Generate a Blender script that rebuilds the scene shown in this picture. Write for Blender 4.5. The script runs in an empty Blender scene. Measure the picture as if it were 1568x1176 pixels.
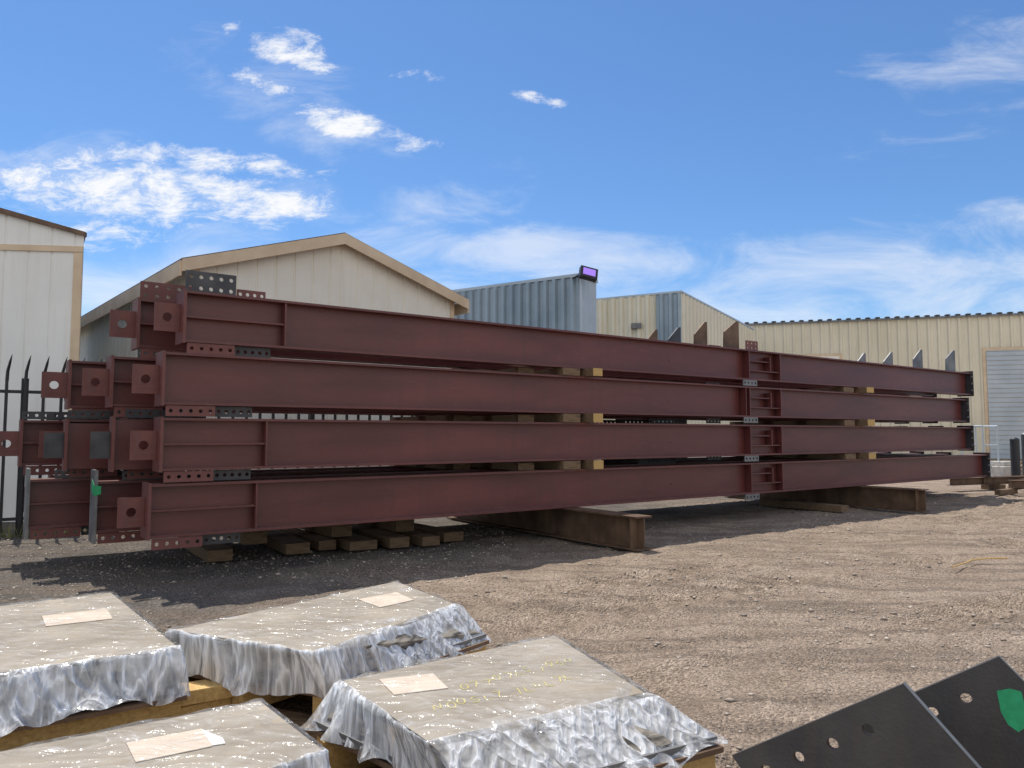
import bpy, math, random
import numpy as np
from mathutils import Vector, noise as mnoise
random.seed(4); rng=np.random.RandomState(7)
scene=bpy.context.scene
scene.view_settings.view_transform='Standard'
scene.view_settings.look='None'
scene.view_settings.exposure=0

# ------------------------------------------------------------------ materials
def ramp(nt,fac,stops):
    r=nt.nodes.new('ShaderNodeValToRGB'); e=r.color_ramp.elements
    e[0].position=stops[0][0]; e[0].color=(*stops[0][1],1)
    e[1].position=stops[-1][0]; e[1].color=(*stops[-1][1],1)
    for p,c in stops[1:-1]:
        k=e.new(p); k.color=(*c,1)
    nt.links.new(fac,r.inputs[0]); return r.outputs[0]
def tex(nt,kind,scale,vec,detail=5,rough=.6,dist=0):
    n=nt.nodes.new('ShaderNodeTex'+kind); n.inputs['Scale'].default_value=scale
    if kind=='Noise':
        n.inputs['Detail'].default_value=detail; n.inputs['Roughness'].default_value=rough
        n.inputs['Distortion'].default_value=dist
    nt.links.new(vec,n.inputs['Vector']); return n
def mapping(nt,vec,scale=(1,1,1),rot=(0,0,0)):
    m=nt.nodes.new('ShaderNodeMapping'); m.inputs['Scale'].default_value=scale
    m.inputs['Rotation'].default_value=rot; nt.links.new(vec,m.inputs['Vector']); return m.outputs[0]
def mixc(nt,fac,a,b,mode='MIX'):
    m=nt.nodes.new('ShaderNodeMix'); m.data_type='RGBA'; m.blend_type=mode
    if isinstance(fac,(int,float)): m.inputs[0].default_value=fac
    else: nt.links.new(fac,m.inputs[0])
    for i,v in ((6,a),(7,b)):
        if isinstance(v,tuple): m.inputs[i].default_value=(*v,1)
        else: nt.links.new(v,m.inputs[i])
    return m.outputs[2]
def math_(nt,op,a,b=None,c=None,clamp=False):
    m=nt.nodes.new('ShaderNodeMath'); m.operation=op; m.use_clamp=clamp
    for i,v in enumerate((a,b,c)):
        if v is None: continue
        if isinstance(v,(int,float)): m.inputs[i].default_value=v
        else: nt.links.new(v,m.inputs[i])
    return m.outputs[0]
def new_mat(name):
    m=bpy.data.materials.new(name); m.use_nodes=True; nt=m.node_tree
    b=nt.nodes['Principled BSDF']; tc=nt.nodes.new('ShaderNodeTexCoord')
    return m,nt,b,tc
def surf(name,c1,c2,scale=3,rough=.6,metal=0,bump=.1,bscale=40,stretch=(1,1,1),lo=.35,hi=.65,streak=None,rot=0,dust=None):
    m,nt,b,tc=new_mat(name); v=mapping(nt,tc.outputs['Object'],stretch,(0,0,rot))
    n=tex(nt,'Noise',scale,v)
    col=ramp(nt,n.outputs[0],[(lo,c1),(hi,c2)])
    if streak:
        v2=mapping(nt,tc.outputs['Object'],(6,6,.35)); n2=tex(nt,'Noise',1.4,v2,4)
        f=ramp(nt,n2.outputs[0],[(.5,(0,0,0)),(.75,(1,1,1))])
        f2=math_(nt,'MULTIPLY',f,.45)
        col=mixc(nt,f2,col,streak)
    if dust:
        g=nt.nodes.new('ShaderNodeNewGeometry'); s_=nt.nodes.new('ShaderNodeSeparateXYZ'); nt.links.new(g.outputs['Normal'],s_.inputs[0])
        u=math_(nt,'MULTIPLY',s_.outputs[2],.45,clamp=True)
        col=mixc(nt,u,col,dust)
        sc=tex(nt,'Noise',7,mapping(nt,tc.outputs['Object'],(.5,3,4)),5,.75,.5)
        col=mixc(nt,math_(nt,'MULTIPLY',ramp(nt,sc.outputs[0],[(.60,(0,0,0)),(.70,(1,1,1))]),.25),col,dust)
        rr=nt.nodes.new('ShaderNodeMapRange'); rr.inputs[3].default_value=rough-.08; rr.inputs[4].default_value=rough+.15
        nt.links.new(sc.outputs[0],rr.inputs[0]); nt.links.new(rr.outputs[0],b.inputs['Roughness'])
    else: b.inputs['Roughness'].default_value=rough
    nt.links.new(col,b.inputs['Base Color']); b.inputs['Metallic'].default_value=metal
    n3=tex(nt,'Noise',bscale,tc.outputs['Object'],2)
    bp=nt.nodes.new('ShaderNodeBump'); bp.inputs['Strength'].default_value=bump; bp.inputs['Distance'].default_value=.01
    nt.links.new(n3.outputs[0],bp.inputs['Height']); nt.links.new(bp.outputs[0],b.inputs['Normal'])
    return m
M={}
M['primer']=surf('red_primer',(.098,.025,.023),(.155,.041,.036),.9,.36,0,.10,60,(.6,3,3),streak=(.085,.030,.027),dust=(.28,.17,.145))
M['primer2']=surf('red_primer_worn',(.12,.036,.030),(.19,.064,.052),2.3,.5,0,.15,60,streak=(.10,.06,.055),dust=(.27,.18,.15))
M['dark']=surf('mill_steel_dark',(.035,.037,.042),(.075,.075,.08),4,.45,.3,.15,60)
M['gusset']=surf('gusset_steel',(.040,.038,.038),(.085,.076,.068),4,.55,.2,.25,70,streak=(.105,.072,.05),lo=.3,hi=.7)
M['mill']=surf('mill_steel_grey',(.12,.125,.13),(.24,.24,.24),3,.5,.35,.2,50,streak=(.18,.14,.11))
M['rust']=surf('rusty_steel',(.10,.060,.038),(.20,.125,.075),3,.65,.2,.2,40,streak=(.06,.04,.03))
M['wood']=surf('timber',(.10,.065,.038),(.24,.155,.085),5,.8,0,.5,60,(1,9,9))
M['woody']=surf('fresh_timber',(.42,.26,.09),(.60,.40,.15),6,.75,0,.4,60,(8,1,8))
M['black']=surf('black_paint',(.015,.015,.016),(.03,.03,.032),5,.45)
M['cream']=surf('cream_paint',(.80,.75,.63),(.87,.83,.71),.8,.7,0,.05,30,streak=(.70,.65,.53))
M['white']=surf('white_paint',(.82,.81,.76),(.88,.87,.82),.8,.7,0,.05,30,streak=(.72,.69,.62))
M['tan']=surf('tan_trim',(.62,.47,.31),(.72,.57,.39),2,.7)
M['roof']=surf('roof_shingle',(.10,.09,.085),(.17,.15,.14),8,.9,0,.4,30)
M['bluemetal']=surf('blue_grey_metal',(.24,.31,.36),(.33,.40,.45),.6,.45,.2,.05,20,streak=(.38,.42,.43))
M['tanmetal']=surf('tan_metal',(.66,.60,.45),(.76,.70,.55),.25,.5,.1,.05,20,streak=(.52,.47,.35))
M['greymetal']=surf('grey_metal',(.40,.46,.5),(.5,.56,.6),.5,.5,.1,.05,20)
M['green']=surf('green_paint',(.02,.32,.12),(.03,.42,.17),20,.6)
M['yellow']=surf('yellow_marker',(.52,.44,.12),(.68,.58,.16),50,.6)
M['card']=surf('cardboard',(.27,.225,.165),(.40,.345,.265),2.5,.8,0,.2,50)
M['bundle']=surf('bundle_side',(.07,.06,.05),(.36,.32,.26),4,.7,0,.3,40,(1,1,5),lo=.42,hi=.55)
M['label']=surf('paper_label',(.60,.49,.37),(.70,.59,.47),6,.8)
M['paper']=surf('white_paper',(.72,.71,.68),(.8,.8,.78),6,.7)
M['stone']=surf('stones',(.17,.138,.11),(.55,.47,.385),9,.9,0,.4,90,lo=.3,hi=.7)
M['concrete']=surf('concrete_pale',(.42,.40,.36),(.55,.52,.47),4,.9,0,.3,40)
m,nt,b,tc=new_mat('lamp_lens'); b.inputs['Base Color'].default_value=(.35,.22,.75,1); b.inputs['Roughness'].default_value=.15
b.inputs['Emission Color'].default_value=(.45,.25,1,1); b.inputs['Emission Strength'].default_value=.5; M['lens']=m
# film
m,nt,b,tc=new_mat('stretch_film')
b.inputs['Base Color'].default_value=(.85,.85,.84,1); b.inputs['Roughness'].default_value=.20
b.inputs['Specular IOR Level'].default_value=1.0
b.inputs['Coat Weight'].default_value=1.0; b.inputs['Coat Roughness'].default_value=.07
tr=nt.nodes.new('ShaderNodeBsdfTransparent'); tr.inputs[0].default_value=(.96,.96,.96,1)
mx=nt.nodes.new('ShaderNodeMixShader')
w=tex(nt,'Noise',3,mapping(nt,tc.outputs['Object'],(1,1.6,1),(0,0,.5)),4,.6,1.5)
geo=nt.nodes.new('ShaderNodeNewGeometry'); sx=nt.nodes.new('ShaderNodeSeparateXYZ'); nt.links.new(geo.outputs['True Normal'],sx.inputs[0])
up=math_(nt,'ABSOLUTE',sx.outputs[2]); side=math_(nt,'MULTIPLY',math_(nt,'SUBTRACT',1.0,up),4.0,clamp=True)
def ridged(scale,stretch,rot,detail,dist,sharp=4.0):
    t=tex(nt,'Noise',scale,mapping(nt,tc.outputs['Object'],stretch,(0,0,rot)),detail,.5,dist)
    r=math_(nt,'ABSOLUTE',math_(nt,'SUBTRACT',t.outputs[0],.5)); return math_(nt,'SUBTRACT',1.0,math_(nt,'MULTIPLY',r,sharp,clamp=True))
r1=ridged(3.0,(1,3.0,.25),.5,2,.5); r2=ridged(5,(4,1,.2),1.1,2,.4); r3=ridged(11,(1,1,.12),0,3,.3)
f=ramp(nt,w.outputs[0],[(.36,(.05,.05,.05)),(.60,(.11,.11,.11)),(.74,(.28,.28,.28))])
fs_=ramp(nt,r3,[(.2,(.12,.12,.12)),(.8,(.50,.50,.50)),(.97,(.85,.85,.85))])
f=math_(nt,'ADD',f,math_(nt,'MULTIPLY',side,fs_),clamp=True)
f=math_(nt,'ADD',f,math_(nt,'MULTIPLY',math_(nt,'POWER',r1,14.0),.16),clamp=True)
nt.links.new(f,mx.inputs[0]); nt.links.new(tr.outputs[0],mx.inputs[1]); nt.links.new(b.outputs[0],mx.inputs[2])
nt.links.new(mx.outputs[0],nt.nodes['Material Output'].inputs[0])
bp=nt.nodes.new('ShaderNodeBump'); bp.inputs['Strength'].default_value=.8; bp.inputs['Distance'].default_value=.02
hh_=math_(nt,'ADD',math_(nt,'MULTIPLY',math_(nt,'POWER',r1,3.0),.7),math_(nt,'MULTIPLY',r2,.25))
hh_=math_(nt,'ADD',hh_,math_(nt,'MULTIPLY',math_(nt,'MULTIPLY',r3,side),.9))
nt.links.new(hh_,bp.inputs['Height']); nt.links.new(bp.outputs[0],b.inputs['Normal']); nt.links.new(bp.outputs[0],b.inputs['Coat Normal'])
M['film']=m
# ground
m,nt,b,tc=new_mat('gravel_dirt')
P=tc.outputs['Object']; TH=math.atan2(.587,.81)
n1=tex(nt,'Noise',.35,P,3); n2=tex(nt,'Noise',1.6,P,6,.7); n3=tex(nt,'Noise',34,P,4,.8)
vo=tex(nt,'Voronoi',48,P)
tan_=ramp(nt,n2.outputs[0],[(.3,(.33,.255,.19)),(.5,(.47,.37,.285)),(.7,(.58,.47,.37))])
grey=ramp(nt,n2.outputs[0],[(.3,(.14,.125,.11)),(.55,(.22,.197,.172)),(.75,(.32,.29,.252))])
R=mapping(nt,P,(1,1,1),(0,0,-TH)); sp=nt.nodes.new('ShaderNodeSeparateXYZ'); nt.links.new(R,sp.inputs[0])
k=math_(nt,'SUBTRACT',sp.outputs[1],7.2); k=math_(nt,'MULTIPLY',k,.35)
k=math_(nt,'ADD',k,math_(nt,'MULTIPLY',math_(nt,'SUBTRACT',n1.outputs[0],.5),2.6))
k=math_(nt,'ADD',k,math_(nt,'MULTIPLY',math_(nt,'SUBTRACT',3.6,sp.outputs[0]),.13)); k=math_(nt,'ADD',k,.25,clamp=True)
col=mixc(nt,k,tan_,grey)
tr_=tex(nt,'Noise',1.0,mapping(nt,P,(.22,3.4,1),(0,0,-TH)),5,.7,.5)
col=mixc(nt,ramp(nt,tr_.outputs[0],[(.50,(0,0,0)),(.60,(.7,.7,.7))]),col,(.27,.215,.168))
peb=ramp(nt,vo.outputs['Color'],[(.2,(.60,.58,.56)),(.8,(1.3,1.28,1.25))])
col=mixc(nt,.6,col,peb,'MULTIPLY')
fine=ramp(nt,n3.outputs[0],[(.3,(.55,.55,.55)),(.7,(1.4,1.4,1.4))])
col=mixc(nt,.8,col,fine,'MULTIPLY')
nt.links.new(col,b.inputs['Base Color']); b.inputs['Roughness'].default_value=.95; b.inputs['Specular IOR Level'].default_value=.15
h=math_(nt,'ADD',math_(nt,'MULTIPLY',n3.outputs[0],1.4),math_(nt,'MULTIPLY',vo.outputs['Distance'],-1.0))
bp=nt.nodes.new('ShaderNodeBump'); bp.inputs['Strength'].default_value=1.0; bp.inputs['Distance'].default_value=.035
nt.links.new(h,bp.inputs['Height']); nt.links.new(bp.outputs[0],b.inputs['Normal']); M['ground']=m

# ------------------------------------------------------------------ mesh builder
class B:
    def __init__(s): s.v=[]; s.f=[]; s.m=[]; s.mats=[]
    def mi(s,k):
        if k not in s.mats: s.mats.append(k)
        return s.mats.index(k)
    def add(s,vs,fs,k):
        o=len(s.v); i=s.mi(k); s.v+= [tuple(p) for p in vs]
        for f in fs: s.f.append(tuple(o+j for j in f)); s.m.append(i)
    def box(s,x0,x1,y0,y1,z0,z1,k):
        s.add([(x0,y0,z0),(x1,y0,z0),(x1,y1,z0),(x0,y1,z0),(x0,y0,z1),(x1,y0,z1),(x1,y1,z1),(x0,y1,z1)],
              [(0,3,2,1),(4,5,6,7),(0,1,5,4),(1,2,6,5),(2,3,7,6),(3,0,4,7)],k)
    def prism(s,pts,ext,k):
        n=len(pts); e=Vector(ext); a=[Vector(p) for p in pts]; b=[p+e for p in a]
        fs=[tuple(range(n)),tuple(range(2*n-1,n-1,-1))]+[(i,i+n,(i+1)%n+n,(i+1)%n) for i in range(n)]
        s.add(a+b,fs,k)
    def cyl(s,p,q,r,k,n=10,r2=None):
        p=Vector(p);q=Vector(q);d=(q-p).normalized(); u=d.orthogonal().normalized(); w=d.cross(u); r2=r if r2 is None else r2
        vs=[p+(u*math.cos(2*math.pi*i/n)+w*math.sin(2*math.pi*i/n))*r for i in range(n)]+[q+(u*math.cos(2*math.pi*i/n)+w*math.sin(2*math.pi*i/n))*r2 for i in range(n)]
        s.add(vs,[(i,(i+1)%n,(i+1)%n+n,i+n) for i in range(n)]+[tuple(range(n-1,-1,-1)),tuple(range(n,2*n))],k)
    def holes(s,o,U,V,T,nu,nv,r,k):
        o=Vector(o);U=Vector(U);V=Vector(V);T=Vector(T); lu=U.length;lv=V.length; u=U/lu;v=V/lv; N=16
        cu=lu/nu; cv=lv/nv
        for a in range(nu):
            for c in range(nv):
                cx=(a+.5)*cu; cy=(c+.5)*cv; outer=[];inner=[]
                for i in range(N):
                    t=2*math.pi*i/N+math.pi/4; x=math.cos(t);y=math.sin(t); mm=max(abs(x),abs(y))
                    outer.append(o+u*(cx+x/mm*cu/2)+v*(cy+y/mm*cv/2)); inner.append(o+u*(cx+x*r)+v*(cy+y*r))
                vs=outer+inner+[p+T for p in outer]+[p+T for p in inner]; fs=[]
                for i in range(N):
                    j=(i+1)%N
                    fs+=[(i,j,N+j,N+i),(2*N+j,2*N+i,3*N+i,3*N+j),(N+i,N+j,3*N+j,3*N+i)]
                s.add(vs,fs,k)
        c=[o,o+U,o+U+V,o+V]
        for i in range(4):
            p=c[i];q=c[(i+1)%4]; s.add([p,q,q+T,p+T],[(0,1,2,3)],k)
    def obj(s,name,loc=(0,0,0),rz=0,parent=None,bevel=0,smooth=False):
        me=bpy.data.meshes.new(name); me.from_pydata(s.v,[],s.f); me.update()
        for k in s.mats: me.materials.append(M[k])
        me.polygons.foreach_set('material_index',s.m)
        if smooth: me.polygons.foreach_set('use_smooth',[True]*len(me.polygons))
        ob=bpy.data.objects.new(name,me); scene.collection.objects.link(ob)
        ob.location=loc; ob.rotation_euler=(0,0,rz)
        if parent: ob.parent=parent
        if bevel:
            md=ob.modifiers.new('bevel','BEVEL'); md.width=bevel; md.segments=2; md.limit_method='ANGLE'
        return ob
def empty(name,loc=(0,0,0),rz=0):
    e=bpy.data.objects.new(name,None); scene.collection.objects.link(e); e.location=loc; e.rotation_euler=(0,0,rz); e.empty_display_size=.3; return e

P0=Vector((-3.8,8.2,0)); D=Vector((.81,.587,0)).normalized(); BK=Vector((-.587,.81,0)).normalized()
def W(s,o,z=0): return P0+D*s+BK*o+Vector((0,0,z))

# ------------------------------------------------------------------ the stacked beams
H=.58; FW=.30; TF=.028; TW=.018
def beam(s0,s1,o,z,stiff=True,tab=True,tall=False,botplate=True,mid=True,col='primer'):
    b=B(); L=s1-s0
    b.box(0,L,0,FW,0,TF,col); b.box(0,L,0,FW,H-TF,H,col)
    b.box(0,L,FW/2-TW/2,FW/2+TW/2,TF,H-TF,col)
    wy=FW/2-TW/2
    pk='mill' if tall else 'primer2'
    z0=-.12 if tall else -.012; z1=H+.13 if tall else H+.012
    b.box(-.032,-.001,-.02,FW+.06,z0,z1,pk)
    if tab:
        b.holes((-.30,wy,H*.5-.17),(.266,0,0),(0,0,.32),(0,.022,0),1,1,.05,'primer2')
    if stiff:
        b.box(1.12,1.14,.012,wy-.001,TF+.001,H-TF-.001,col)
        b.box(.0,1.118,.03,wy-.001,H*.5-.01,H*.5+.01,col)
    if mid:
        x=10.25-s0
        for xs in (x,x+.98):
            b.box(xs,xs+.025,-.006,wy-.001,TF+.001,H-TF-.001,col)
        b.box(x+.026,x+.66,.02,wy-.001,H*.62,H*.62+.02,col)
        b.box(x+.026,x+.979,.02,wy-.001,H*.30,H*.30+.02,col)
        b.box(x+.66,x+.685,-.004,wy-.001,H*.30+.021,H*.82,col)
        b.holes((x-.18,-.004,-.11),(.42,0,0),(0,0,.108),(0,.02,0),4,1,.022,'mill')
    for i in range(3):
        xs=8.2-s0 if i==0 else 17+i*.6-s0
        b.cyl((xs,wy-.004,H*.45),(xs,wy+.002,H*.45),.014,'black',8)
    if botplate:
        b.holes((.02,.012,-.125),(.52,0,0),(0,0,.118),(0,.016,0),5,1,.021,'primer2')
        b.holes((.56,.10,-.125),(.42,0,0),(0,0,.118),(0,.016,0),5,1,.022,'dark')
    b.box(L+.001,L+.03,-.05,FW+.05,-.03,H+.05,'dark')
    for zz in (.12,.3,.47):
        b.cyl((L+.031,-.02,zz),(L+.06,-.02,zz),.025,'mill',8)
        b.cyl((L-.04,-.03,zz),(L,-.03,zz),.022,'mill',6)
    return b
zs=[.48,1.20,1.925,2.63]
starts=[[-.10,-.50,-1.10,-.8],[0,-.22,-.72,-1.15],[0,-.38,-.72,-.4],[.2,-.12,5.4,5.5]]
ends=[[20.4,20.2,20.5,20.3],[19.5,19.8,19.6,19.9],[19.3,19.5,19.7,19.4],[19.6,19.5,19.8,19.7]]
offs=[0,.88,1.75,2.6]
for li in range(4):
    for oi in range(4):
        s0=starts[li][oi]; s1=ends[li][oi]
        tall=(li==0 and oi in(1,2)); short=(li==3 and oi>=2)
        b=beam(s0,s1,offs[oi],zs[li],stiff=(li!=2 or oi>0) and not short,tall=tall,tab=not tall and not short,botplate=not short)
        if li<3 and oi>0:
            if not(li==2 and oi>1): b.holes((.25,.02,H+.003),(.6,0,0),(0,0,.11),(0,.016,0),7,1,.02,'dark')
            b.holes((8.2+oi*.5,.03,H+.003),(1.0,0,0),(0,0,.115),(0,.016,0),9,1,.02,'dark')
        if li==2:
            x=10.15-s0; b.box(x-.02,x,-.012,FW/2-.02,TF,H-TF,'primer')
        if li==3:
            y=FW/2
            for xf,k,sc in ((9.70-s0+oi*.20,'rust',1.0),(18.55-s0+oi*.12,'mill',1.0)):
                w=.40+.05*(oi==0); h=.54+.06*oi+(.05 if oi==1 else 0)
                if k=='mill': w=.52; h+=.03
                b.prism([(xf,y-.014,H+.001),(xf+.02,y-.014,H+.001+h*.58),(xf+w*.82,y-.014,H+h),(xf+w,y-.014,H+h*1.01),(xf+w,y-.014,H+.001)],(0,.028,0),'mill' if k=='mill' else ('rust' if oi!=2 else 'dark'))
            if oi<3:
                b.holes((10.25-s0,.05,H+.002),(.36,0,0),(0,0,.18),(0,.016,0),3,2,.02,'primer2')
            if oi==0:
                b.holes((.02,.16,H+.003),(.56,0,0),(0,0,.26),(0,.02,0),5,2,.024,'dark')
                b.holes((.60,.2,H+.003),(.34,0,0),(0,0,.11),(0,.016,0),4,1,.022,'primer2')
            elif oi==1:
                b.holes((.0,.05,H+.003),(.62,0,0),(0,0,.22),(0,.02,0),5,2,.022,'primer2')
        if li==1 and oi>=1:
            b.holes((-.02,.0,H+.014),(.75,0,0),(0,0,.10),(0,.016,0),7,1,.02,'dark')
        if li==0 and oi==1:
            b.prism([(-.036,.0,.42),(-.036,.20,.47),(-.036,.17,.60),(-.036,-.01,.54)],(-.003,0,0),'green')
            b.prism([(-.036,-.024,.42),(.03,-.024,.44),(.03,-.024,.53),(-.036,-.024,.54)],(0,-.003,0),'green')
        b.obj('steel_beam',W(s0,offs[oi],zs[li]),TH)
for s,o,z,h in ((-.42,.55,1.18,.62),(-.80,1.35,1.17,.60)):
    b=B(); b.box(0,.03,0,.22,0,h,'primer2'); b.box(-.2,-.001,.09,.11,.15,.45,'dark'); b.box(.031,.5,.10,.12,.02,h-.04,'primer')
    b.obj('steel_end_bracket',W(s,o,z),TH)

for s,front in ((5.85,-1.5),(14.2,-1.3)):
    b=B(); L=5.0
    b.box(-.15,.15,0,L,0,.022,'rust'); b.box(-.15,.15,0,L,.44,.462,'rust'); b.box(-.008,.008,0,L,.022,.44,'rust')
    b.box(-.148,-.0081,.12,.135,.023,.439,'rust')
    b.obj('steel_support_beam',W(s,front,.012),TH)
def timber(s,o0,o1,z,w=.12,h=.105,rot=0,end='wood'):
    b=B(); b.box(-w/2,w/2,0,o1-o0,0,h,'wood'); b.box(-w/2+.001,w/2-.001,-.004,-.0005,.001,h-.001,end)
    return b.obj('timber_block',W(s,o0,z),TH+rot)
for li in (0,1,2):
    z=zs[li]+H+.003; g=zs[li+1]-z-.002
    timber(6.2,-.20,.9,z,.20,g,.03*(li-1),'woody'); timber(5.8,-.04,3.0,z,.34,g*.95,-.015)
    timber(5.1,.2,3.0,z,.3,g*.8); timber(4.4,.9,3.0,z,.3,g*.8)
    timber(14.25,-.18,3.0,z,.30,g,.01,'woody'); timber(13.7,.0,3.0,z,.4,g*.9)
for s,o,w,h in ((.9,1.0,.3,.14),(1.9,1.0,.32,.14),(2.35,1.1,.25,.13),(2.75,.8,.4,.12),(3.25,.7,.3,.14),(3.7,.6,.28,.13),(4.2,.8,.35,.13),(12.9,-.3,.3,.13),(3.3,1.5,.3,.13)):
    timber(s,o,o+1.9,.012,w,h,random.uniform(-.06,.06))
for s in (1.4,2.6,3.6): timber(s,1.2,3.0,.16,.3,.3,0)

# ------------------------------------------------------------------ buildings
def ribwall(b,p0,p1,zb,zt,pitch,prof,k):
    p0=Vector((*p0,0));p1=Vector((*p1,0)); d=p1-p0; L=d.length; d/=L; out=Vector((d.y,-d.x,0))
    ws=[]; n=int(L/pitch)+1
    for i in range(n):
        for fr,dp in prof:
            w=(i+fr)*pitch
            if w<=L: ws.append((w,dp))
    ws.append((L,0)); vs=[];fs=[]
    for w,dp in ws:
        q=p0+d*w+out*dp; vs+=[(q.x,q.y,zb),(q.x,q.y,zt(w))]
    for i in range(len(ws)-1): fs.append((2*i,2*i+2,2*i+3,2*i+1))
    b.add(vs,fs,k)
def obox(b,p0,p1,thick,z0a,z0b,z1a,z1b,k,off=0):
    p0=Vector((*p0,0));p1=Vector((*p1,0)); d=(p1-p0).normalized(); out=Vector((d.y,-d.x,0))
    a=p0+out*off;c=p1+out*off
    pts=[(a.x,a.y,z0a),(c.x,c.y,z0b),(c.x,c.y,z1b),(a.x,a.y,z1a)]
    b.prism(pts,out*thick,k)
GROOVE=[(0,0),(.04,-.02),(.09,-.02),(.13,0)]
RIB=[(0,0),(.45,0),(.6,.05),(.8,.05),(.95,0)]
RIBD=[(0,0),(.35,0),(.5,.13),(.8,.13),(.95,0)]

e1=Vector((.765,.644,0)); e2=Vector((-.644,.765,0)); c0=Vector((-6.23,14.5,0)); Wd=6.25; Dp=16; EV=4.92; AP=5.92
hp=empty('gabled_house',c0)
def H2(w,o): q=e1*w+e2*o; return (q.x,q.y)
b=B(); slope=(AP-EV)/(Wd/2); gz=lambda w: EV+slope*min(w,Wd-w)
ribwall(b,H2(0,0),H2(Wd/2,0),0,gz,.41,GROOVE,'cream')
ribwall(b,H2(Wd/2,0),H2(Wd,0),0,lambda w:gz(w+Wd/2),.41,GROOVE,'cream')
ribwall(b,H2(Wd,0),H2(Wd,Dp),0,lambda w:EV,.41,GROOVE,'cream')
ribwall(b,H2(0,Dp),H2(0,0),0,lambda w:EV,.41,GROOVE,'cream')
b.obj('walls',parent=hp)
b=B(); ov=.28; RT=.10
def roofslab(w0,w1,z0,z1):
    f=-.22; q=[H2(w0,f),H2(w1,f),H2(w1,Dp),H2(w0,Dp)]
    b.prism([(*q[0],z0),(*q[1],z1),(*q[2],z1),(*q[3],z0)],(0,0,.035),'roof')
roofslab(-ov,Wd/2,EV-ov*slope+RT,AP+RT); roofslab(Wd/2,Wd+ov,AP+RT,EV-ov*slope+RT)
b.obj('roof',parent=hp)
b=B(); el_=EV-ov*slope
obox(b,H2(-ov,-.22),H2(Wd/2,-.22),.04,el_-.13,AP-.13,el_+RT+.01,AP+RT+.01,'tan')
obox(b,H2(Wd/2,-.22),H2(Wd+ov,-.22),.04,AP-.13,el_-.13,AP+RT+.01,el_+RT+.01,'tan')
obox(b,H2(-ov,Dp),H2(-ov,-.22),.04,EV-.30,EV-.30,EV-.01,EV-.01,'tan')
obox(b,H2(Wd+ov,-.22),H2(Wd+ov,Dp),.04,EV-.30,EV-.30,EV-.01,EV-.01,'tan')
obox(b,H2(0,0),H2(.12,0),.02,0,0,EV-.02,EV-.02,'tan',.003)
obox(b,H2(Wd-.12,0),H2(Wd,0),.02,0,0,EV-.02,EV-.02,'tan',.003)
obox(b,H2(0,1.6),H2(0,1.5),.02,0,0,EV-.3,EV-.3,'tan',.003)
obox(b,H2(0,3.6),H2(0,2.6),.03,2.9,2.9,4.0,4.0,'tan',.003)
obox(b,H2(0,3.5),H2(0,2.7),.02,3.0,3.0,3.9,3.9,'greymetal',.035)
b.obj('trim_and_window',parent=hp)

a0=Vector((-16,13.0,0)); a1=Vector((-8.1,14.0,0)); dd=(a1-a0).normalized(); LL=(a1-a0).length
wp=empty('white_panel_building',a0); b=B(); q1=a1-a0; bk=Vector((-.54,.84,0))
zt=lambda w:5.36+.26*min(LL-w,LL/2)*1.0 if w>LL/2 else 5.36+.26*w
ribwall(b,(0,0),(q1.x,q1.y),0,zt,.41,GROOVE,'white')
ribwall(b,(q1.x,q1.y),(q1.x+bk.x*9,q1.y+bk.y*9),0,lambda w:5.3,.41,GROOVE,'white')
b.obj('walls',parent=wp); b=B()
m0=(dd.x*LL/2,dd.y*LL/2); e_=(q1.x+dd.x*.04,q1.y+dd.y*.04); MZ=5.36+.26*LL/2
obox(b,m0,e_,.10,MZ-.02,5.33,MZ+.10,5.41,'rust',-.02)
obox(b,(0,0),m0,.10,5.34,MZ-.02,5.44,MZ+.10,'rust',-.02)
obox(b,(0,0),(q1.x,q1.y),.03,5.03,5.03,5.14,5.14,'tan',.003)
p_=(q1.x-dd.x*.16,q1.y-dd.y*.16); obox(b,p_,(q1.x,q1.y),.03,0,0,5.02,5.02,'tan',.003)
b.prism([(m0[0],m0[1],MZ+.06),(e_[0],e_[1],5.37),(e_[0]+bk.x*9,e_[1]+bk.y*9,5.37),(m0[0]+bk.x*9,m0[1]+bk.y*9,MZ+.06)],(0,0,.03),'roof')
b.prism([(m0[0],m0[1],MZ+.06),(m0[0]+bk.x*9,m0[1]+bk.y*9,MZ+.06),(bk.x*9,bk.y*9,5.37),(0,0,5.37)],(0,0,.03),'roof')
b.obj('roof_and_trim',parent=wp)

bp_=empty('blue_corrugated_shed',(2.7,30,0)); b=B(); A=(-5.75,3.7)
ribwall(b,A,(0,0),0,lambda w:7.95,.42,RIBD,'bluemetal')
ribwall(b,(0,0),(.85,1.3),0,lambda w:7.95,.42,GROOVE,'greymetal')
ribwall(b,(.85,1.3),(-4.9,5.0),0,lambda w:7.95,.42,RIB,'bluemetal')
b.prism([(A[0]-.05,A[1],7.96),(0.05,-.14,7.96),(.93,1.33,7.96),(-4.9,5.1,7.96)],(0,0,.12),'greymetal')
b.box(-6.1,-5.8,3.3,3.6,6.9,7.5,'greymetal'); b.cyl((-5.95,3.4,6.9),(-5.5,3.3,6.2),.12,'greymetal')
b.cyl((.06,-.2,0),(.06,-.2,7.9),.05,'greymetal',8)
b.obj('walls',parent=bp_)
fl=B(); fl.box(-.36,.36,-.12,.12,-.24,.24,'black'); fl.box(-.26,.26,-.135,-.1205,-.14,.16,'lens'); fl.cyl((-.3,.1,-.05),(-.5,.45,-.1),.04,'black',8)
fo=fl.obj('flood_light',(.35,-.35,8.0),.15,bp_); fo.rotation_euler=(math.radians(-20),math.radians(12),math.radians(12))

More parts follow.
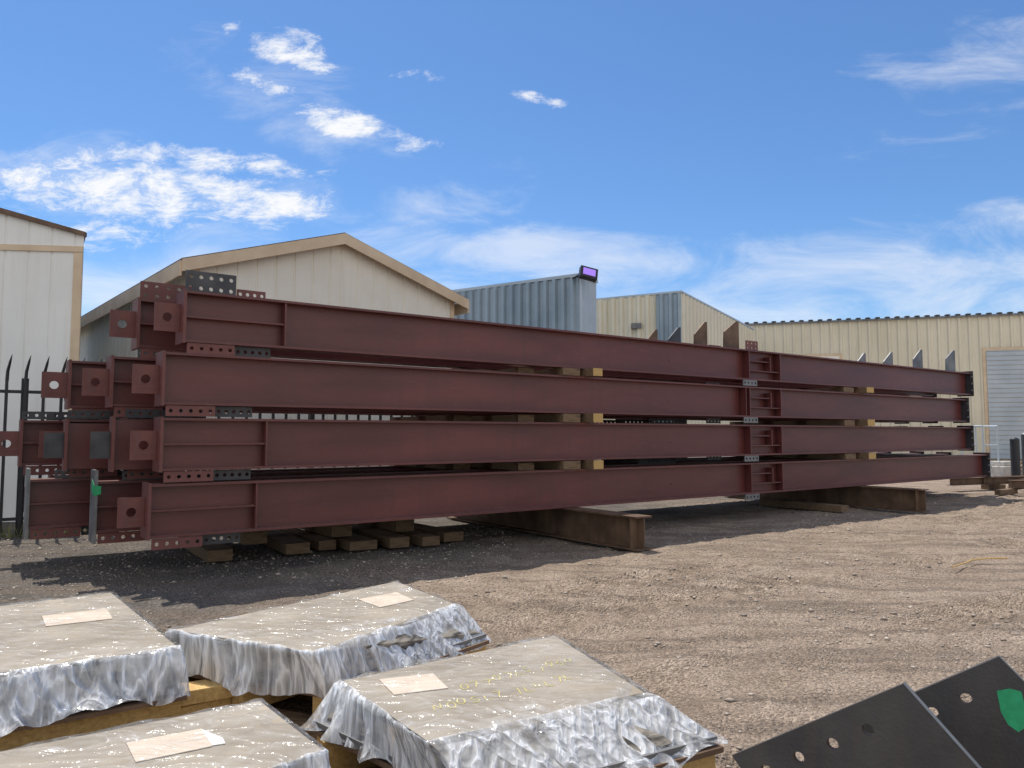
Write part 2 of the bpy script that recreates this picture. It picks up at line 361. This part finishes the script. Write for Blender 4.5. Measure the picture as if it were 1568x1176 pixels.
tp=empty('tan_corrugated_shed',(9.1,40,0)); b=B(); A=Vector((-5.6,3.0,0)); C=Vector((6.9,9.2,0))
cuts=[0,.22,.34,.78,1]; ks=['bluemetal','tanmetal','tanmetal','bluemetal']
for i in range(4):
    p=A*(1-cuts[i]); q=A*(1-cuts[i+1]); ribwall(b,(p.x,p.y),(q.x,q.y),0,lambda w:9.2,.5,RIBD,ks[i])
ribwall(b,(0,0),(C.x,C.y),0,lambda w:9.2-w*.07,.5,RIB,'tanmetal')
b.prism([(A.x,A.y,9.21),(-.0,-.1,9.21),(C.x,C.y,8.45),(C.x+A.x,C.y+A.y,8.45)],(0,0,.1),'greymetal')
b.box(-2.5,-2.0,.9,1.3,7.4,7.7,'mill')
b.obj('walls',parent=tp)

q0=Vector((14.5,53.2,0)); q1=Vector((62,39.6,0)); wdir=(q1-q0).normalized(); WL=(q1-q0).length
wb=empty('metal_warehouse',q0); b=B(); d=q1-q0; ZT=9.3
ribwall(b,(0,0),(d.x,d.y),0,lambda w:ZT,.6,[(0,0),(.55,0),(.65,.09),(.85,.09),(.95,0)],'tanmetal')
bkw=Vector((-wdir.y,wdir.x,0))
ribwall(b,(bkw.x*25,bkw.y*25),(0,0),0,lambda w:ZT,.6,RIB,'tanmetal'); b.obj('walls',parent=wb)
b=B(); b.prism([(0,0,ZT+.02),(d.x,d.y,ZT+.02),(d.x+bkw.x*25,d.y+bkw.y*25,ZT+.6),(bkw.x*25,bkw.y*25,ZT+.6)],(0,0,.06),'greymetal')
obox(b,(0,0),(d.x,d.y),.12,ZT-.06,ZT-.06,ZT+.07,ZT+.07,'mill',.10)
n=int(WL/.6)
for i in range(n):
    c=wdir*(i*.6+.3); b.box(c.x-.12,c.x+.12,c.y-.30,c.y-.05,ZT+.075,ZT+.16,'black')
b.obj('roof',parent=wb)
b=B()
def onw(w): c=wdir*w; return (c.x,c.y)
for w0,w1,zt_,k in ((16.9,21.5,7.0,'greymetal'),(5.2,8.1,6.9,'cream')):
    obox(b,onw(w0-.2),onw(w1+.2),.05,0,0,zt_+.2,zt_+.2,'tan',.096)
    z=.05
    while z<zt_-.01:
        obox(b,onw(w0),onw(w1),.05,z,z,min(z+.27,zt_),min(z+.27,zt_),k,.15); z+=.3
b.obj('roller_doors',parent=wb)

# ------------------------------------------------------------------ fence
b=B(); s=-6.0
while s<9.5:
    x=s; wv=.022
    b.box(x-wv,x+wv,-wv,wv,.06,2.45,'black')
    pts=[(x,0,2.45),(x+.005,-.02,2.6),(x+.03,-.09,2.75),(x+.05,-.16,2.86)]
    rr=[.026,.024,.018,.003]
    for i in range(3): b.cyl(pts[i],pts[i+1],rr[i],'black',6,rr[i+1])
    s+=.25
for z in (.26,2.28): b.box(-6,9.5,.023,.06,z-.025,z+.025,'black')
for x in (-5.8,-3.4,-1,1.4,3.8,6.2,8.6): b.box(x-.05,x+.05,.061,.16,0,2.5,'black')
b.obj('picket_fence',W(0,5.45,0),TH)
vs=[];fs=[]
for i in range(1600):
    s=rng.uniform(-6,6); o=5.2+abs(rng.normal(0,.25)); p=W(s,o); h=rng.uniform(.05,.25); a=rng.uniform(0,6.3); lx=rng.uniform(-.08,.08)
    c,si=math.cos(a)*.012,math.sin(a)*.012; n0=len(vs)
    vs+=[(p.x-c,p.y-si,-.01),(p.x+c,p.y+si,-.01),(p.x+lx,p.y+lx*.5,h)]; fs.append((n0,n0+1,n0+2))
M['weed']=surf('weeds',(.12,.14,.04),(.30,.27,.12),6,.8)
b=B(); b.add(vs,fs,'weed'); b.obj('weeds')

# ------------------------------------------------------------------ ground
def vnoise(x,y,f,seed):
    g=np.random.RandomState(seed).rand(257,257); x=(x*f)%256; y=(y*f)%256
    xi=x.astype(int); yi=y.astype(int); fx=x-xi; fy=y-yi; fx=fx*fx*(3-2*fx); fy=fy*fy*(3-2*fy)
    return (g[xi,yi]*(1-fx)*(1-fy)+g[xi+1,yi]*fx*(1-fy)+g[xi,yi+1]*(1-fx)*fy+g[xi+1,yi+1]*fx*fy)-.5
def gz_(x,y):
    a=x*.81+y*.587; o=-x*.587+y*.81
    z=.05*vnoise(x,y,.35,1)+.030*vnoise(x,y,1.3,2)+.022*vnoise(x,y,4,3)+.022*vnoise(x,y,9,4)
    z+=.045*vnoise(a*.25,o,2.4,5)
    for c,cur,wd,ph in ((4.9,.012,.30,0),(3.2,.012,.30,1),(2.2,-.02,.26,2),(.7,-.02,.26,.5),(5.9,.03,.28,.3),(-.6,.02,.3,0),(-2.3,.02,.3,0)):
        oc=c+cur*(a-6)**2*.25+.25*np.sin(a*.35+ph)
        dlt=(o-oc)/wd; env=np.exp(-dlt**4)
        brk=np.clip(vnoise(a,o,.7,20)*3+.8,0,1.2)
        lug=np.sin(2*math.pi*(a/.22+np.abs(dlt)*.6+ph))
        z+=env*brk*(-.025+.024*lug)+.030*brk*np.exp(-((np.abs(dlt)-1.25)/.3)**2)
    fade=np.clip((34-np.hypot(x-4,y-10))/14,0,1)
    z=z*fade
    near=np.clip((o-8.6)/1.0,0,1)
    return z*(1-.7*near)-.015
xs=np.concatenate([np.linspace(-900,-14,14)[:-1],np.arange(-14,-2,.1),np.arange(-2,16,.05),np.arange(16,24,.1),np.linspace(24,900,14)[1:]])
ys=np.concatenate([np.linspace(-300,.4,8)[:-1],np.arange(.4,14,.05),np.arange(14,30,.12),np.linspace(30,1500,14)[1:]])
X,Y=np.meshgrid(xs,ys); Z=gz_(X,Y); nx,ny=len(xs),len(ys)
V=np.stack([X,Y,Z],-1).reshape(-1,3)
I=np.arange(nx*ny).reshape(ny,nx); F=np.stack([I[:-1,:-1],I[:-1,1:],I[1:,1:],I[1:,:-1]],-1).reshape(-1,4)
def fastmesh(name,V,F,mat,smooth=True):
    me=bpy.data.meshes.new(name); k=F.shape[1]
    me.vertices.add(len(V)); me.vertices.foreach_set('co',V.astype(np.float32).ravel())
    me.loops.add(F.size); me.loops.foreach_set('vertex_index',F.astype(np.int32).ravel())
    me.polygons.add(len(F)); me.polygons.foreach_set('loop_start',np.arange(0,F.size,k,dtype=np.int32))
    me.update(calc_edges=True); me.validate()
    if smooth: me.polygons.foreach_set('use_smooth',np.ones(len(me.polygons),dtype=bool))
    me.materials.append(mat); ob=bpy.data.objects.new(name,me); scene.collection.objects.link(ob); return ob
fastmesh('ground',V,F,M['ground'])
N=60000
r=rng.rand(N)**.8
yy=1.2+r*19; xx=(rng.rand(N)-.5)*yy*1.75+.5
cl=vnoise(xx,yy,.8,9)+vnoise(xx,yy,2.5,10)*.6; keep=cl>-.08+rng.normal(0,.14,N); xx=xx[keep];yy=yy[keep];N=len(xx)
sz=.0052*np.exp(rng.normal(0,.58,N))*(1+yy*.04); sz=np.clip(sz,.003,.035)
base=np.array([[1,0,0],[0,1,0],[-1,0,0],[0,-1,0],[0,0,.7],[0,0,-.7]],float)
T=np.array([[0,1,4],[1,2,4],[2,3,4],[3,0,4],[1,0,5],[2,1,5],[3,2,5],[0,3,5]])
vv=base[None]*(1+rng.uniform(-.35,.35,(N,6,1)))*sz[:,None,None]*np.array([1.2,1,.8])
an=rng.rand(N)*6.28; c,s_=np.cos(an)[:,None],np.sin(an)[:,None]
vx=vv[:,:,0]*c-vv[:,:,1]*s_; vy=vv[:,:,0]*s_+vv[:,:,1]*c
vv=np.stack([vx+xx[:,None],vy+yy[:,None],vv[:,:,2]+(gz_(xx,yy)+sz*.15)[:,None]],-1).reshape(-1,3)
FF=(T[None]+6*np.arange(N)[:,None,None]).reshape(-1,3)
fastmesh('gravel',vv,FF,M['stone'],False)

# ------------------------------------------------------------------ wrapped packages
def lerp(a,b,t): return a+(b-a)*t
def rdg(x,y,z): return 1-4*abs(mnoise.noise(Vector((x,y,z))))
def package(name,top,low,ztop,zlow,seed,labels=(),marks=(),inset=.93,wr=.03):
    top=[Vector(p) for p in top]; low=[Vector(p) for p in low]
    cen=sum(top,Vector((0,0)))/4
    root=empty(name,(cen.x,cen.y,0))
    def bil(u,v): return lerp(lerp(top[0],top[1],u),lerp(top[3],top[2],u),v)-cen
    b=B(); t2=[(p-cen)*.985 for p in top]; l2=[(p-cen)*inset for p in low]
    vs=[(*p,ztop-.014) for p in t2]+[(*p,zlow+.03) for p in l2]
    b.add(vs,[(0,1,2,3)],'card'); b.add(vs,[(7,6,5,4)]+[(i,i+4,(i+1)%4+4,(i+1)%4) for i in range(4)],'bundle')
    b.obj('contents',parent=root)
    b=B()
    l3=[(p-cen)*.97 for p in low]
    for j,zz in enumerate((zlow-.0,zlow-.035)):
        sh=.02*j; b.prism([(p.x+sh,p.y-sh,zz) for p in l3],(0,0,.022),'rust' if j else 'mill')
    b.obj('plates',parent=root)
    b=B(); ax=(l3[1]-l3[0]).normalized()
    for t in (.06,.5,.94):
        p=lerp(l3[0],l3[3],t); q=lerp(l3[1],l3[2],t); o=Vector((-ax.y,ax.x))*.05
        b.prism([(p.x-o.x,p.y-o.y,.10),(q.x-o.x,q.y-o.y,.10),(q.x+o.x,q.y+o.y,.10),(p.x+o.x,p.y+o.y,.10)],(0,0,zlow-.142),'woody')
    for t in (.04,.35,.65,.96):
        p=lerp(l3[0],l3[1],t); q=lerp(l3[3],l3[2],t); o=ax*.06
        b.prism([(p.x-o.x,p.y-o.y,.0),(p.x+o.x,p.y+o.y,.0),(q.x+o.x,q.y+o.y,.0),(q.x-o.x,q.y-o.y,.0)],(0,0,.098),'wood')
    b.obj('pallet',parent=root)
    n=44; vs=[];fs=[]
    for j in range(n+1):
        for i in range(n+1):
            u=i/n;v=j/n; p=bil(u,v)
            ed=1-min(u,1-u,v,1-v)*4; ed=max(0,ed)
            z=ztop+.003*mnoise.noise(Vector((p.x*9,p.y*9,seed)))+.005*rdg(p.x*2.5+p.y*1.5,p.y*7-p.x*5,seed+3)+.007*ed*rdg(p.x*6,p.y*6,seed+6)
            vs.append((p.x,p.y,z+.003-.012*ed*ed))
    for j in range(n):
        for i in range(n): a=j*(n+1)+i; fs.append((a,a+1,a+n+2,a+n+1))
    per=[(i,0) for i in range(n)]+[(n,j) for j in range(n)]+[(n-i,n) for i in range(n)]+[(0,n-j) for j in range(n)]
    ring=[j*(n+1)+i for i,j in per]; R=12
    prev=ring
    for r_ in range(1,R+1):
        t=r_/R; cur=[]
        for k,(i,j) in enumerate(per):
            sd=k//n; f=(k%n)/n
            lo=lerp(low[sd],low[(sd+1)%4],f)-cen; hi=Vector(vs[ring[k]][:2])
            fl_=mnoise.noise(Vector((k*.06,seed*3.1,7)))
            p=lerp(hi,lo,t**.9); out=lo.normalized()
            kk=k+6*t*mnoise.noise(Vector((k*.07,seed,1)))
            w=rdg(kk*.16,t*.5,seed)*wr*.45+rdg(kk*.42,t*.6,seed+5)*wr*.22
            ruf=(t**4)*(.06*mnoise.noise(Vector((k*.16,2.2,seed+9))))
            q=p+out*(w*(.12+t)-math.sin(t*math.pi)*.010+.012+max(0,fl_)*.10*t*t)
            z=lerp(ztop-.005,zlow-.03-.06*fl_*t,t)+ruf+.008*rdg(k*.22,t*2,seed+2)*t
            cur.append(len(vs)); vs.append((q.x,q.y,z))
        for k in range(4*n): fs.append((prev[k],cur[k],cur[(k+1)%(4*n)],prev[(k+1)%(4*n)]))
        prev=cur
    b=B(); b.add(vs,fs,'film'); fo=b.obj('stretch_film',parent=root,smooth=True)
    for lb in labels:
        b=B(); q=[bil(u,v) for u,v in lb[0]]; b.prism([(p.x,p.y,ztop-.012) for p in q],(0,0,.003),lb[1]); b.obj('label',parent=root)
    for st in marks:
        b=B(); pts=[bil(u,v) for u,v in st]
        for a,c in zip(pts[:-1],pts[1:]):
            d=(c-a)
            if d.length<1e-5: continue
            o=Vector((-d.y,d.x)).normalized()*.0028
            b.add([(*(a-o),ztop-.0125),(*(c-o),ztop-.0125),(*(c+o),ztop-.0125),(*(a+o),ztop-.0125)],[(0,1,2,3)],'yellow')
        b.obj('marker_writing',parent=root)
    return root
def scrawl(u0,v0,n,du=.035,h=.07):
    out=[]
    for i in range(n):
        k=random.choice('NOLSIO7'); u=u0+i*du*1.5+random.uniform(-.006,.006); v=v0+random.uniform(-.02,.02)+i*.004; hh=h*random.uniform(.7,1.15)
        sh={'N':[(0,0),(.1,1),(.8,.1),(.95,1.1)],'L':[(0,1),(.05,.1),(.9,0)],'S':[(.9,.9),(.5,1),(.1,.8),(.3,.55),(.8,.4),(.9,.15),(.4,0),(0,.1)],
            'I':[(.5,0),(.6,1)],'7':[(0,1),(.9,.95),(.4,0)],'O':[(.5+.45*math.cos(a*.7+2),.5+.5*math.sin(a*.7+2)) for a in range(10)]}[k]
        out.append([(u+x*du+y*.012,v+y*hh) for x,y in sh])
    return out
package('wrapped_pallet',[(-.31,2.80),(.58,3.33),(.24,4.26),(-.78,3.48)],[(-.10,2.70),(.90,3.27),(.38,4.36),(-.92,3.46)],.50,.30,1,
    labels=[([(.10,.62),(.30,.55),(.32,.80),(.12,.88)],'label')],marks=scrawl(.34,.50,11)+scrawl(.16,.30,6)+scrawl(.5,.3,6),wr=.045)
package('wrapped_pallet',[(-1.02,3.92),(-.36,5.02),(-.88,5.80),(-1.95,4.36)],[(-.93,3.94),(-.14,5.0),(-.84,5.95),(-2.08,4.40)],.50,.28,2,
    labels=[([(.66,.40),(.86,.36),(.88,.66),(.68,.72)],'label')],wr=.035)
package('wrapped_pallet',[(-2.75,3.35),(-1.74,4.02),(-2.83,5.40),(-3.9,4.5)],[(-2.70,3.26),(-1.66,3.98),(-2.83,5.50),(-4.0,4.5)],.50,.27,3,
    labels=[([(.62,.52),(.88,.50),(.90,.68),(.64,.70)],'label')],wr=.045)
package('wrapped_pallet',[(-1.45,2.05),(-.69,2.86),(-1.10,3.38),(-2.1,2.70)],[(-1.42,2.0),(-.66,2.84),(-1.10,3.44),(-2.2,2.70)],.45,.33,4,
    labels=[([(.50,.50),(.72,.45),(.74,.72),(.52,.76)],'label'),([(.72,.46),(.76,.44),(.77,.52),(.74,.72)],'paper')],marks=scrawl(.3,.15,4),wr=.02)
for x,y,z,L,a in ((-1.78,4.12,.17,.60,.58),(-1.76,4.16,.085,.66,.7),(-1.3,3.3,.02,1.2,.15),(-.55,3.7,.02,.9,.5),(-2.3,3.55,.06,.9,.6)):
    b=B(); b.box(-L/2,L/2,-.08,.08,0,.075,'woody'); b.obj('timber_block',(x,y,z),a,bevel=.005)
for x,y,a in ((-.42,3.05,.5),(-1.9,3.25,.15)):
    b=B(); b.box(-.5,.5,-.25,.25,0,.02,'dark'); b.box(-.45,.5,-.2,.27,.025,.045,'rust'); b.box(-.4,.4,-.1,.1,.05,.2,'dark'); b.obj('steel_plate_pile',(x,y,.02),a)

# ------------------------------------------------------------------ gusset plates bottom right
def gusset(peak,yaw,lean,l1,l2,green=None):
    b=B(); a=math.radians(32); c=math.radians(46)
    L=Vector((-math.cos(a),0,-math.sin(a))); Rr=Vector((math.cos(c),0,-math.sin(c)))
    th=.035; T=Vector((0,th,0)); N=20; cell=.13; HR=.019
    inn=Rr*cell; start=Rr*.02
    b.prism([Vector((0,0,0)),L*l1,L*l1+start,start],T,'gusset')
    n=int(l1/cell)
    for i in range(n):
        if i==0: 
            b.prism([start,L*cell+start,L*cell+start+inn,start+inn],T,'gusset'); continue
        ce=start+L*(i*cell)+L*cell/2+inn/2
        pers=[]
        for j in range(N):
            t=2*math.pi*j/N+math.pi/4; x=math.cos(t);y=math.sin(t); mm=max(abs(x),abs(y))
            pers.append(ce+L*(x/mm*cell/2)+Rr*(y/mm*cell/2))
        inner=[]
        for p in pers:
            dr=(p-ce).normalized(); inner.append(ce+dr*HR)
        vs=pers+inner+[p+T for p in pers]+[p+T for p in inner]; fs=[];fi=[]
        for j in range(N):
            k=(j+1)%N; fs+=[(j,k,N+k,N+j),(2*N+k,2*N+j,3*N+j,3*N+k)]; fi.append((N+j,N+k,3*N+k,3*N+j))
        b.add(vs,fs,'gusset'); b.add(vs,fi,'rust')
    if n*cell<l1: b.prism([L*(n*cell)+start,L*l1+start,L*l1+start+inn,L*(n*cell)+start+inn],T,'gusset')
    s2=start+inn
    b.prism([s2,L*l1+s2,L*l1+Rr*l2,Rr*l2],T,'gusset')
    nrm=Vector((math.sin(c),0,math.cos(c)))
    b.prism([nrm*.001,Rr*l2+nrm*.001,Rr*l2+nrm*.003,nrm*.003],T,'mill')  # paler strip: sunlight on this edge is put into its colour
    if green:
        for g in green: b.prism([Vector((p[0],-.0015,p[1])) for p in g],(0,.001,0),'green')
    ob=b.obj('drilled_gusset_plate',peak); ob.rotation_euler=(lean,0,yaw); return ob
gusset((1.27,2.5,.79),-.62,math.radians(-6),.66,.60)
gusset((1.775,2.8,.79),-.56,math.radians(-6),.66,.60,green=[[(-.01,-.12),(.03,-.105),(.065,-.11),(.075,-.17),(.082,-.22),(.05,-.25),(.02,-.23),(.0,-.19)]])
b=B(); b.box(-.6,.9,-.06,.06,0,.06,'wood'); b.box(-.6,.9,.5,.62,0,.06,'wood'); b.obj('timber_skid',(1.3,2.45,0),.1)

# ------------------------------------------------------------------ yard clutter on the right
b=B()
for x in (0,.7):
    b.cyl((x,0,0),(x,0,1.9),.03,'greymetal',8); b.cyl((x,.9,0),(x,.9,1.9),.03,'greymetal',8); b.cyl((x,0,1.9),(x,.9,1.9),.03,'greymetal',8)
for z in (.5,1.2,1.88): b.cyl((0,0,z),(.7,0,z),.025,'greymetal',8); b.cyl((0,.9,z),(.7,.9,z),.025,'greymetal',8)
b.obj('steel_pipe_rack',(17.2,27.5,0),.3)
b=B(); b.cyl((0,0,0),(0,0,1.45),.13,'black',14); b.cyl((0,0,1.45),(0,0,1.5),.13,'black',14,.05); b.obj('black_bollard',(15.75,23.6,0))
b=B(); b.cyl((0,0,0),(0,0,1.6),.16,'dark',14); b.cyl((0,0,1.6),(0,0,1.66),.16,'mill',14,.09); b.obj('black_bollard',(16.35,23.9,0))
b=B(); b.box(-.5,.5,-.4,.4,0,.45,'concrete'); b.box(-.35,.35,-.3,.3,.45,.62,'concrete'); b.obj('concrete_block',(18.0,27.6,0),.3,bevel=.03)
for j,(x,y,a) in enumerate(((18.2,25.6,.2),(20.3,27.0,.5))):
    b=B()
    for lv in range(5):
        z=lv*.14
        for t in (-.55,0,.55): b.box(t-.05,t+.05,-.5,.5,z,z+.09,'wood')
        for t in (-.42,-.21,0,.21,.42): b.box(-.6,.6,t-.05,t+.05,z+.091,z+.115,'wood')
    b.obj('stacked_pallets',(x,y,0),a)
for i,(x,y,a) in enumerate(((14.6,20.6,.2),(15.4,21.6,.5),(15.0,22.3,.35),(16.4,21.5,.15),(14.0,22.0,.4),(15.6,19.9,.3),(17.0,22.6,.6))):
    b=B(); L=1.2+.15*i; b.box(-L,L,-.1,.1,0,.015,'rust'); b.box(-L,L,-.1,.1,.19,.205,'rust'); b.box(-L,L,-.006,.006,.015,.19,'rust')
    b.box(-.1,.1,-.3,.3,-.16,-.002,'wood'); b.obj('steel_offcut_beam',(x,y,.16),a)
for x,y,a in ((13.6,19.6,.8),(13.2,20.2,.6)):
    b=B(); b.box(-.5,.5,-.08,.08,0,.14,'wood'); b.obj('timber_block',(x,y,0),a,bevel=.01)
b=B(); pts=[(5.2,9.0),(5.5,9.25),(5.75,9.5),(6.05,9.62),(6.25,9.6)]
for p,q in zip(pts[:-1],pts[1:]): b.cyl((*p,.035),(*q,.04),.010,'woody',6)
b.obj('loose_strap')

# ------------------------------------------------------------------ sun, sky
az=math.radians(-32); el=math.radians(66)
sd=Vector((math.sin(az)*math.cos(el),math.cos(az)*math.cos(el),math.sin(el)))
l=bpy.data.lights.new('sun','SUN'); l.energy=5.0; l.angle=math.radians(.5); l.color=(1,.94,.85)
lo=bpy.data.objects.new('sun',l); scene.collection.objects.link(lo); lo.rotation_euler=(-sd).to_track_quat('-Z','Y').to_euler(); lo.location=(0,0,30)
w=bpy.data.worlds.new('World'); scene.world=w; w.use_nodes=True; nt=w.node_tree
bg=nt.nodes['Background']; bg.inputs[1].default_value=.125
sk=nt.nodes.new('ShaderNodeTexSky'); sk.sky_type='NISHITA'; sk.sun_disc=False; sk.sun_elevation=el; sk.sun_rotation=az
sk.air_density=1.0; sk.dust_density=.3; sk.ozone_density=2.5
tc=nt.nodes.new('ShaderNodeTexCoord'); sp=nt.nodes.new('ShaderNodeSeparateXYZ'); nt.links.new(tc.outputs['Generated'],sp.inputs[0])
X_,Y_,Z_=sp.outputs; ya=math_(nt,'MAXIMUM',Y_,.02)
a=math_(nt,'DIVIDE',X_,ya); bb=math_(nt,'DIVIDE',Z_,ya)
cv=nt.nodes.new('ShaderNodeCombineXYZ'); nt.links.new(a,cv.inputs[0]); nt.links.new(bb,cv.inputs[1])
def ell(cx,cy,rx,ry,ang,amp):
    dx=math_(nt,'SUBTRACT',a,cx); dy=math_(nt,'SUBTRACT',bb,cy); c=math.cos(ang);s=math.sin(ang)
    u=math_(nt,'ADD',math_(nt,'MULTIPLY',dx,c/rx),math_(nt,'MULTIPLY',dy,s/rx))
    v=math_(nt,'ADD',math_(nt,'MULTIPLY',dx,-s/ry),math_(nt,'MULTIPLY',dy,c/ry))
    r2=math_(nt,'ADD',math_(nt,'MULTIPLY',u,u),math_(nt,'MULTIPLY',v,v))
    return math_(nt,'MULTIPLY',math_(nt,'SUBTRACT',1.0,math_(nt,'MULTIPLY',r2,.5),clamp=True),amp)
def total(lst):
    t=None
    for e in lst:
        q=ell(*e); t=q if t is None else math_(nt,'MAXIMUM',t,q)
    return t
dense=total([(-.52,.33,.20,.050,-.10,1.0),(-.36,.315,.13,.035,-.1,1.0),(-.42,.372,.17,.022,-.1,.88),(-.66,.345,.13,.03,-.1,.88),(-.30,.525,.065,.03,-.35,1.0),(-.345,.483,.05,.018,-.3,.8),(-.235,.425,.08,.022,-.15,1.02),(-.16,.405,.07,.018,-.3,.8),(.04,.457,.045,.010,-.2,.8),(-.38,.56,.02,.015,0,.6),(-.60,.27,.14,.03,0,.8),(-.12,.49,.06,.01,-.1,.55)])
wisp=total([(-.02,.25,.22,.03,.05,.9),(-.15,.27,.15,.06,.4,.7),(.10,.225,.3,.03,0,.8),(.55,.20,.45,.07,.08,.85),(.62,.27,.22,.035,.2,.7),(.45,.26,.25,.03,.1,.6),(-.40,.20,.35,.05,0,.9),(.66,.52,.16,.05,.2,.55),(.60,.42,.14,.03,.2,.45),(.35,.16,.5,.03,0,.8),(-.5,.33,.28,.07,-.1,.6),(-.28,.44,.16,.06,-.4,.5),(-.32,.5,.1,.05,-.3,.5)])
n1=tex(nt,'Noise',15,mapping(nt,cv.outputs[0],(1,2.2,1),(0,0,.15)),8,.72,.3)
n2=tex(nt,'Noise',5,mapping(nt,cv.outputs[0],(1,2.8,1),(0,0,-.35)),7,.66,.6)
def cov(n,mask,lo_,hi_):
    t=math_(nt,'ADD',n,math_(nt,'MULTIPLY',mask,.42)); m=nt.nodes.new('ShaderNodeMapRange'); m.interpolation_type='SMOOTHSTEP'
    m.inputs[1].default_value=lo_; m.inputs[2].default_value=hi_; nt.links.new(t,m.inputs[0]); return math_(nt,'MULTIPLY',m.outputs[0],math_(nt,'GREATER_THAN',mask,.001))
c1=cov(n1.outputs[0],dense,.70,1.00); c2=math_(nt,'MULTIPLY',cov(n2.outputs[0],wisp,.58,1.05),.55)
cf=math_(nt,'MAXIMUM',c1,c2); front=math_(nt,'GREATER_THAN',Y_,.05); cf=math_(nt,'MULTIPLY',cf,front)
skc=mixc(nt,1.0,sk.outputs[0],(.64,.88,1.12),'MULTIPLY')
col=mixc(nt,cf,skc,(7.7,7.8,8.0))
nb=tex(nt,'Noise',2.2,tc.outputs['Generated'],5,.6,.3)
back_fill=math_(nt,'MULTIPLY',math_(nt,'MULTIPLY',Y_,-2.5,clamp=True),ramp(nt,nb.outputs[0],[(.40,(0,0,0)),(.58,(1,1,1))]))  # unseen bright clouds behind the camera, added to brighten the shaded walls
col=mixc(nt,back_fill,col,(9.6,9.3,8.9)); nt.links.new(col,bg.inputs[0])

cam=bpy.data.cameras.new('camera'); co=bpy.data.objects.new('camera',cam); scene.collection.objects.link(co)
co.location=(0,0,1.6); co.rotation_euler=(math.radians(93.83),0,0); cam.sensor_width=36; cam.lens=26.4; cam.clip_end=4000; cam.clip_start=.05
scene.camera=co
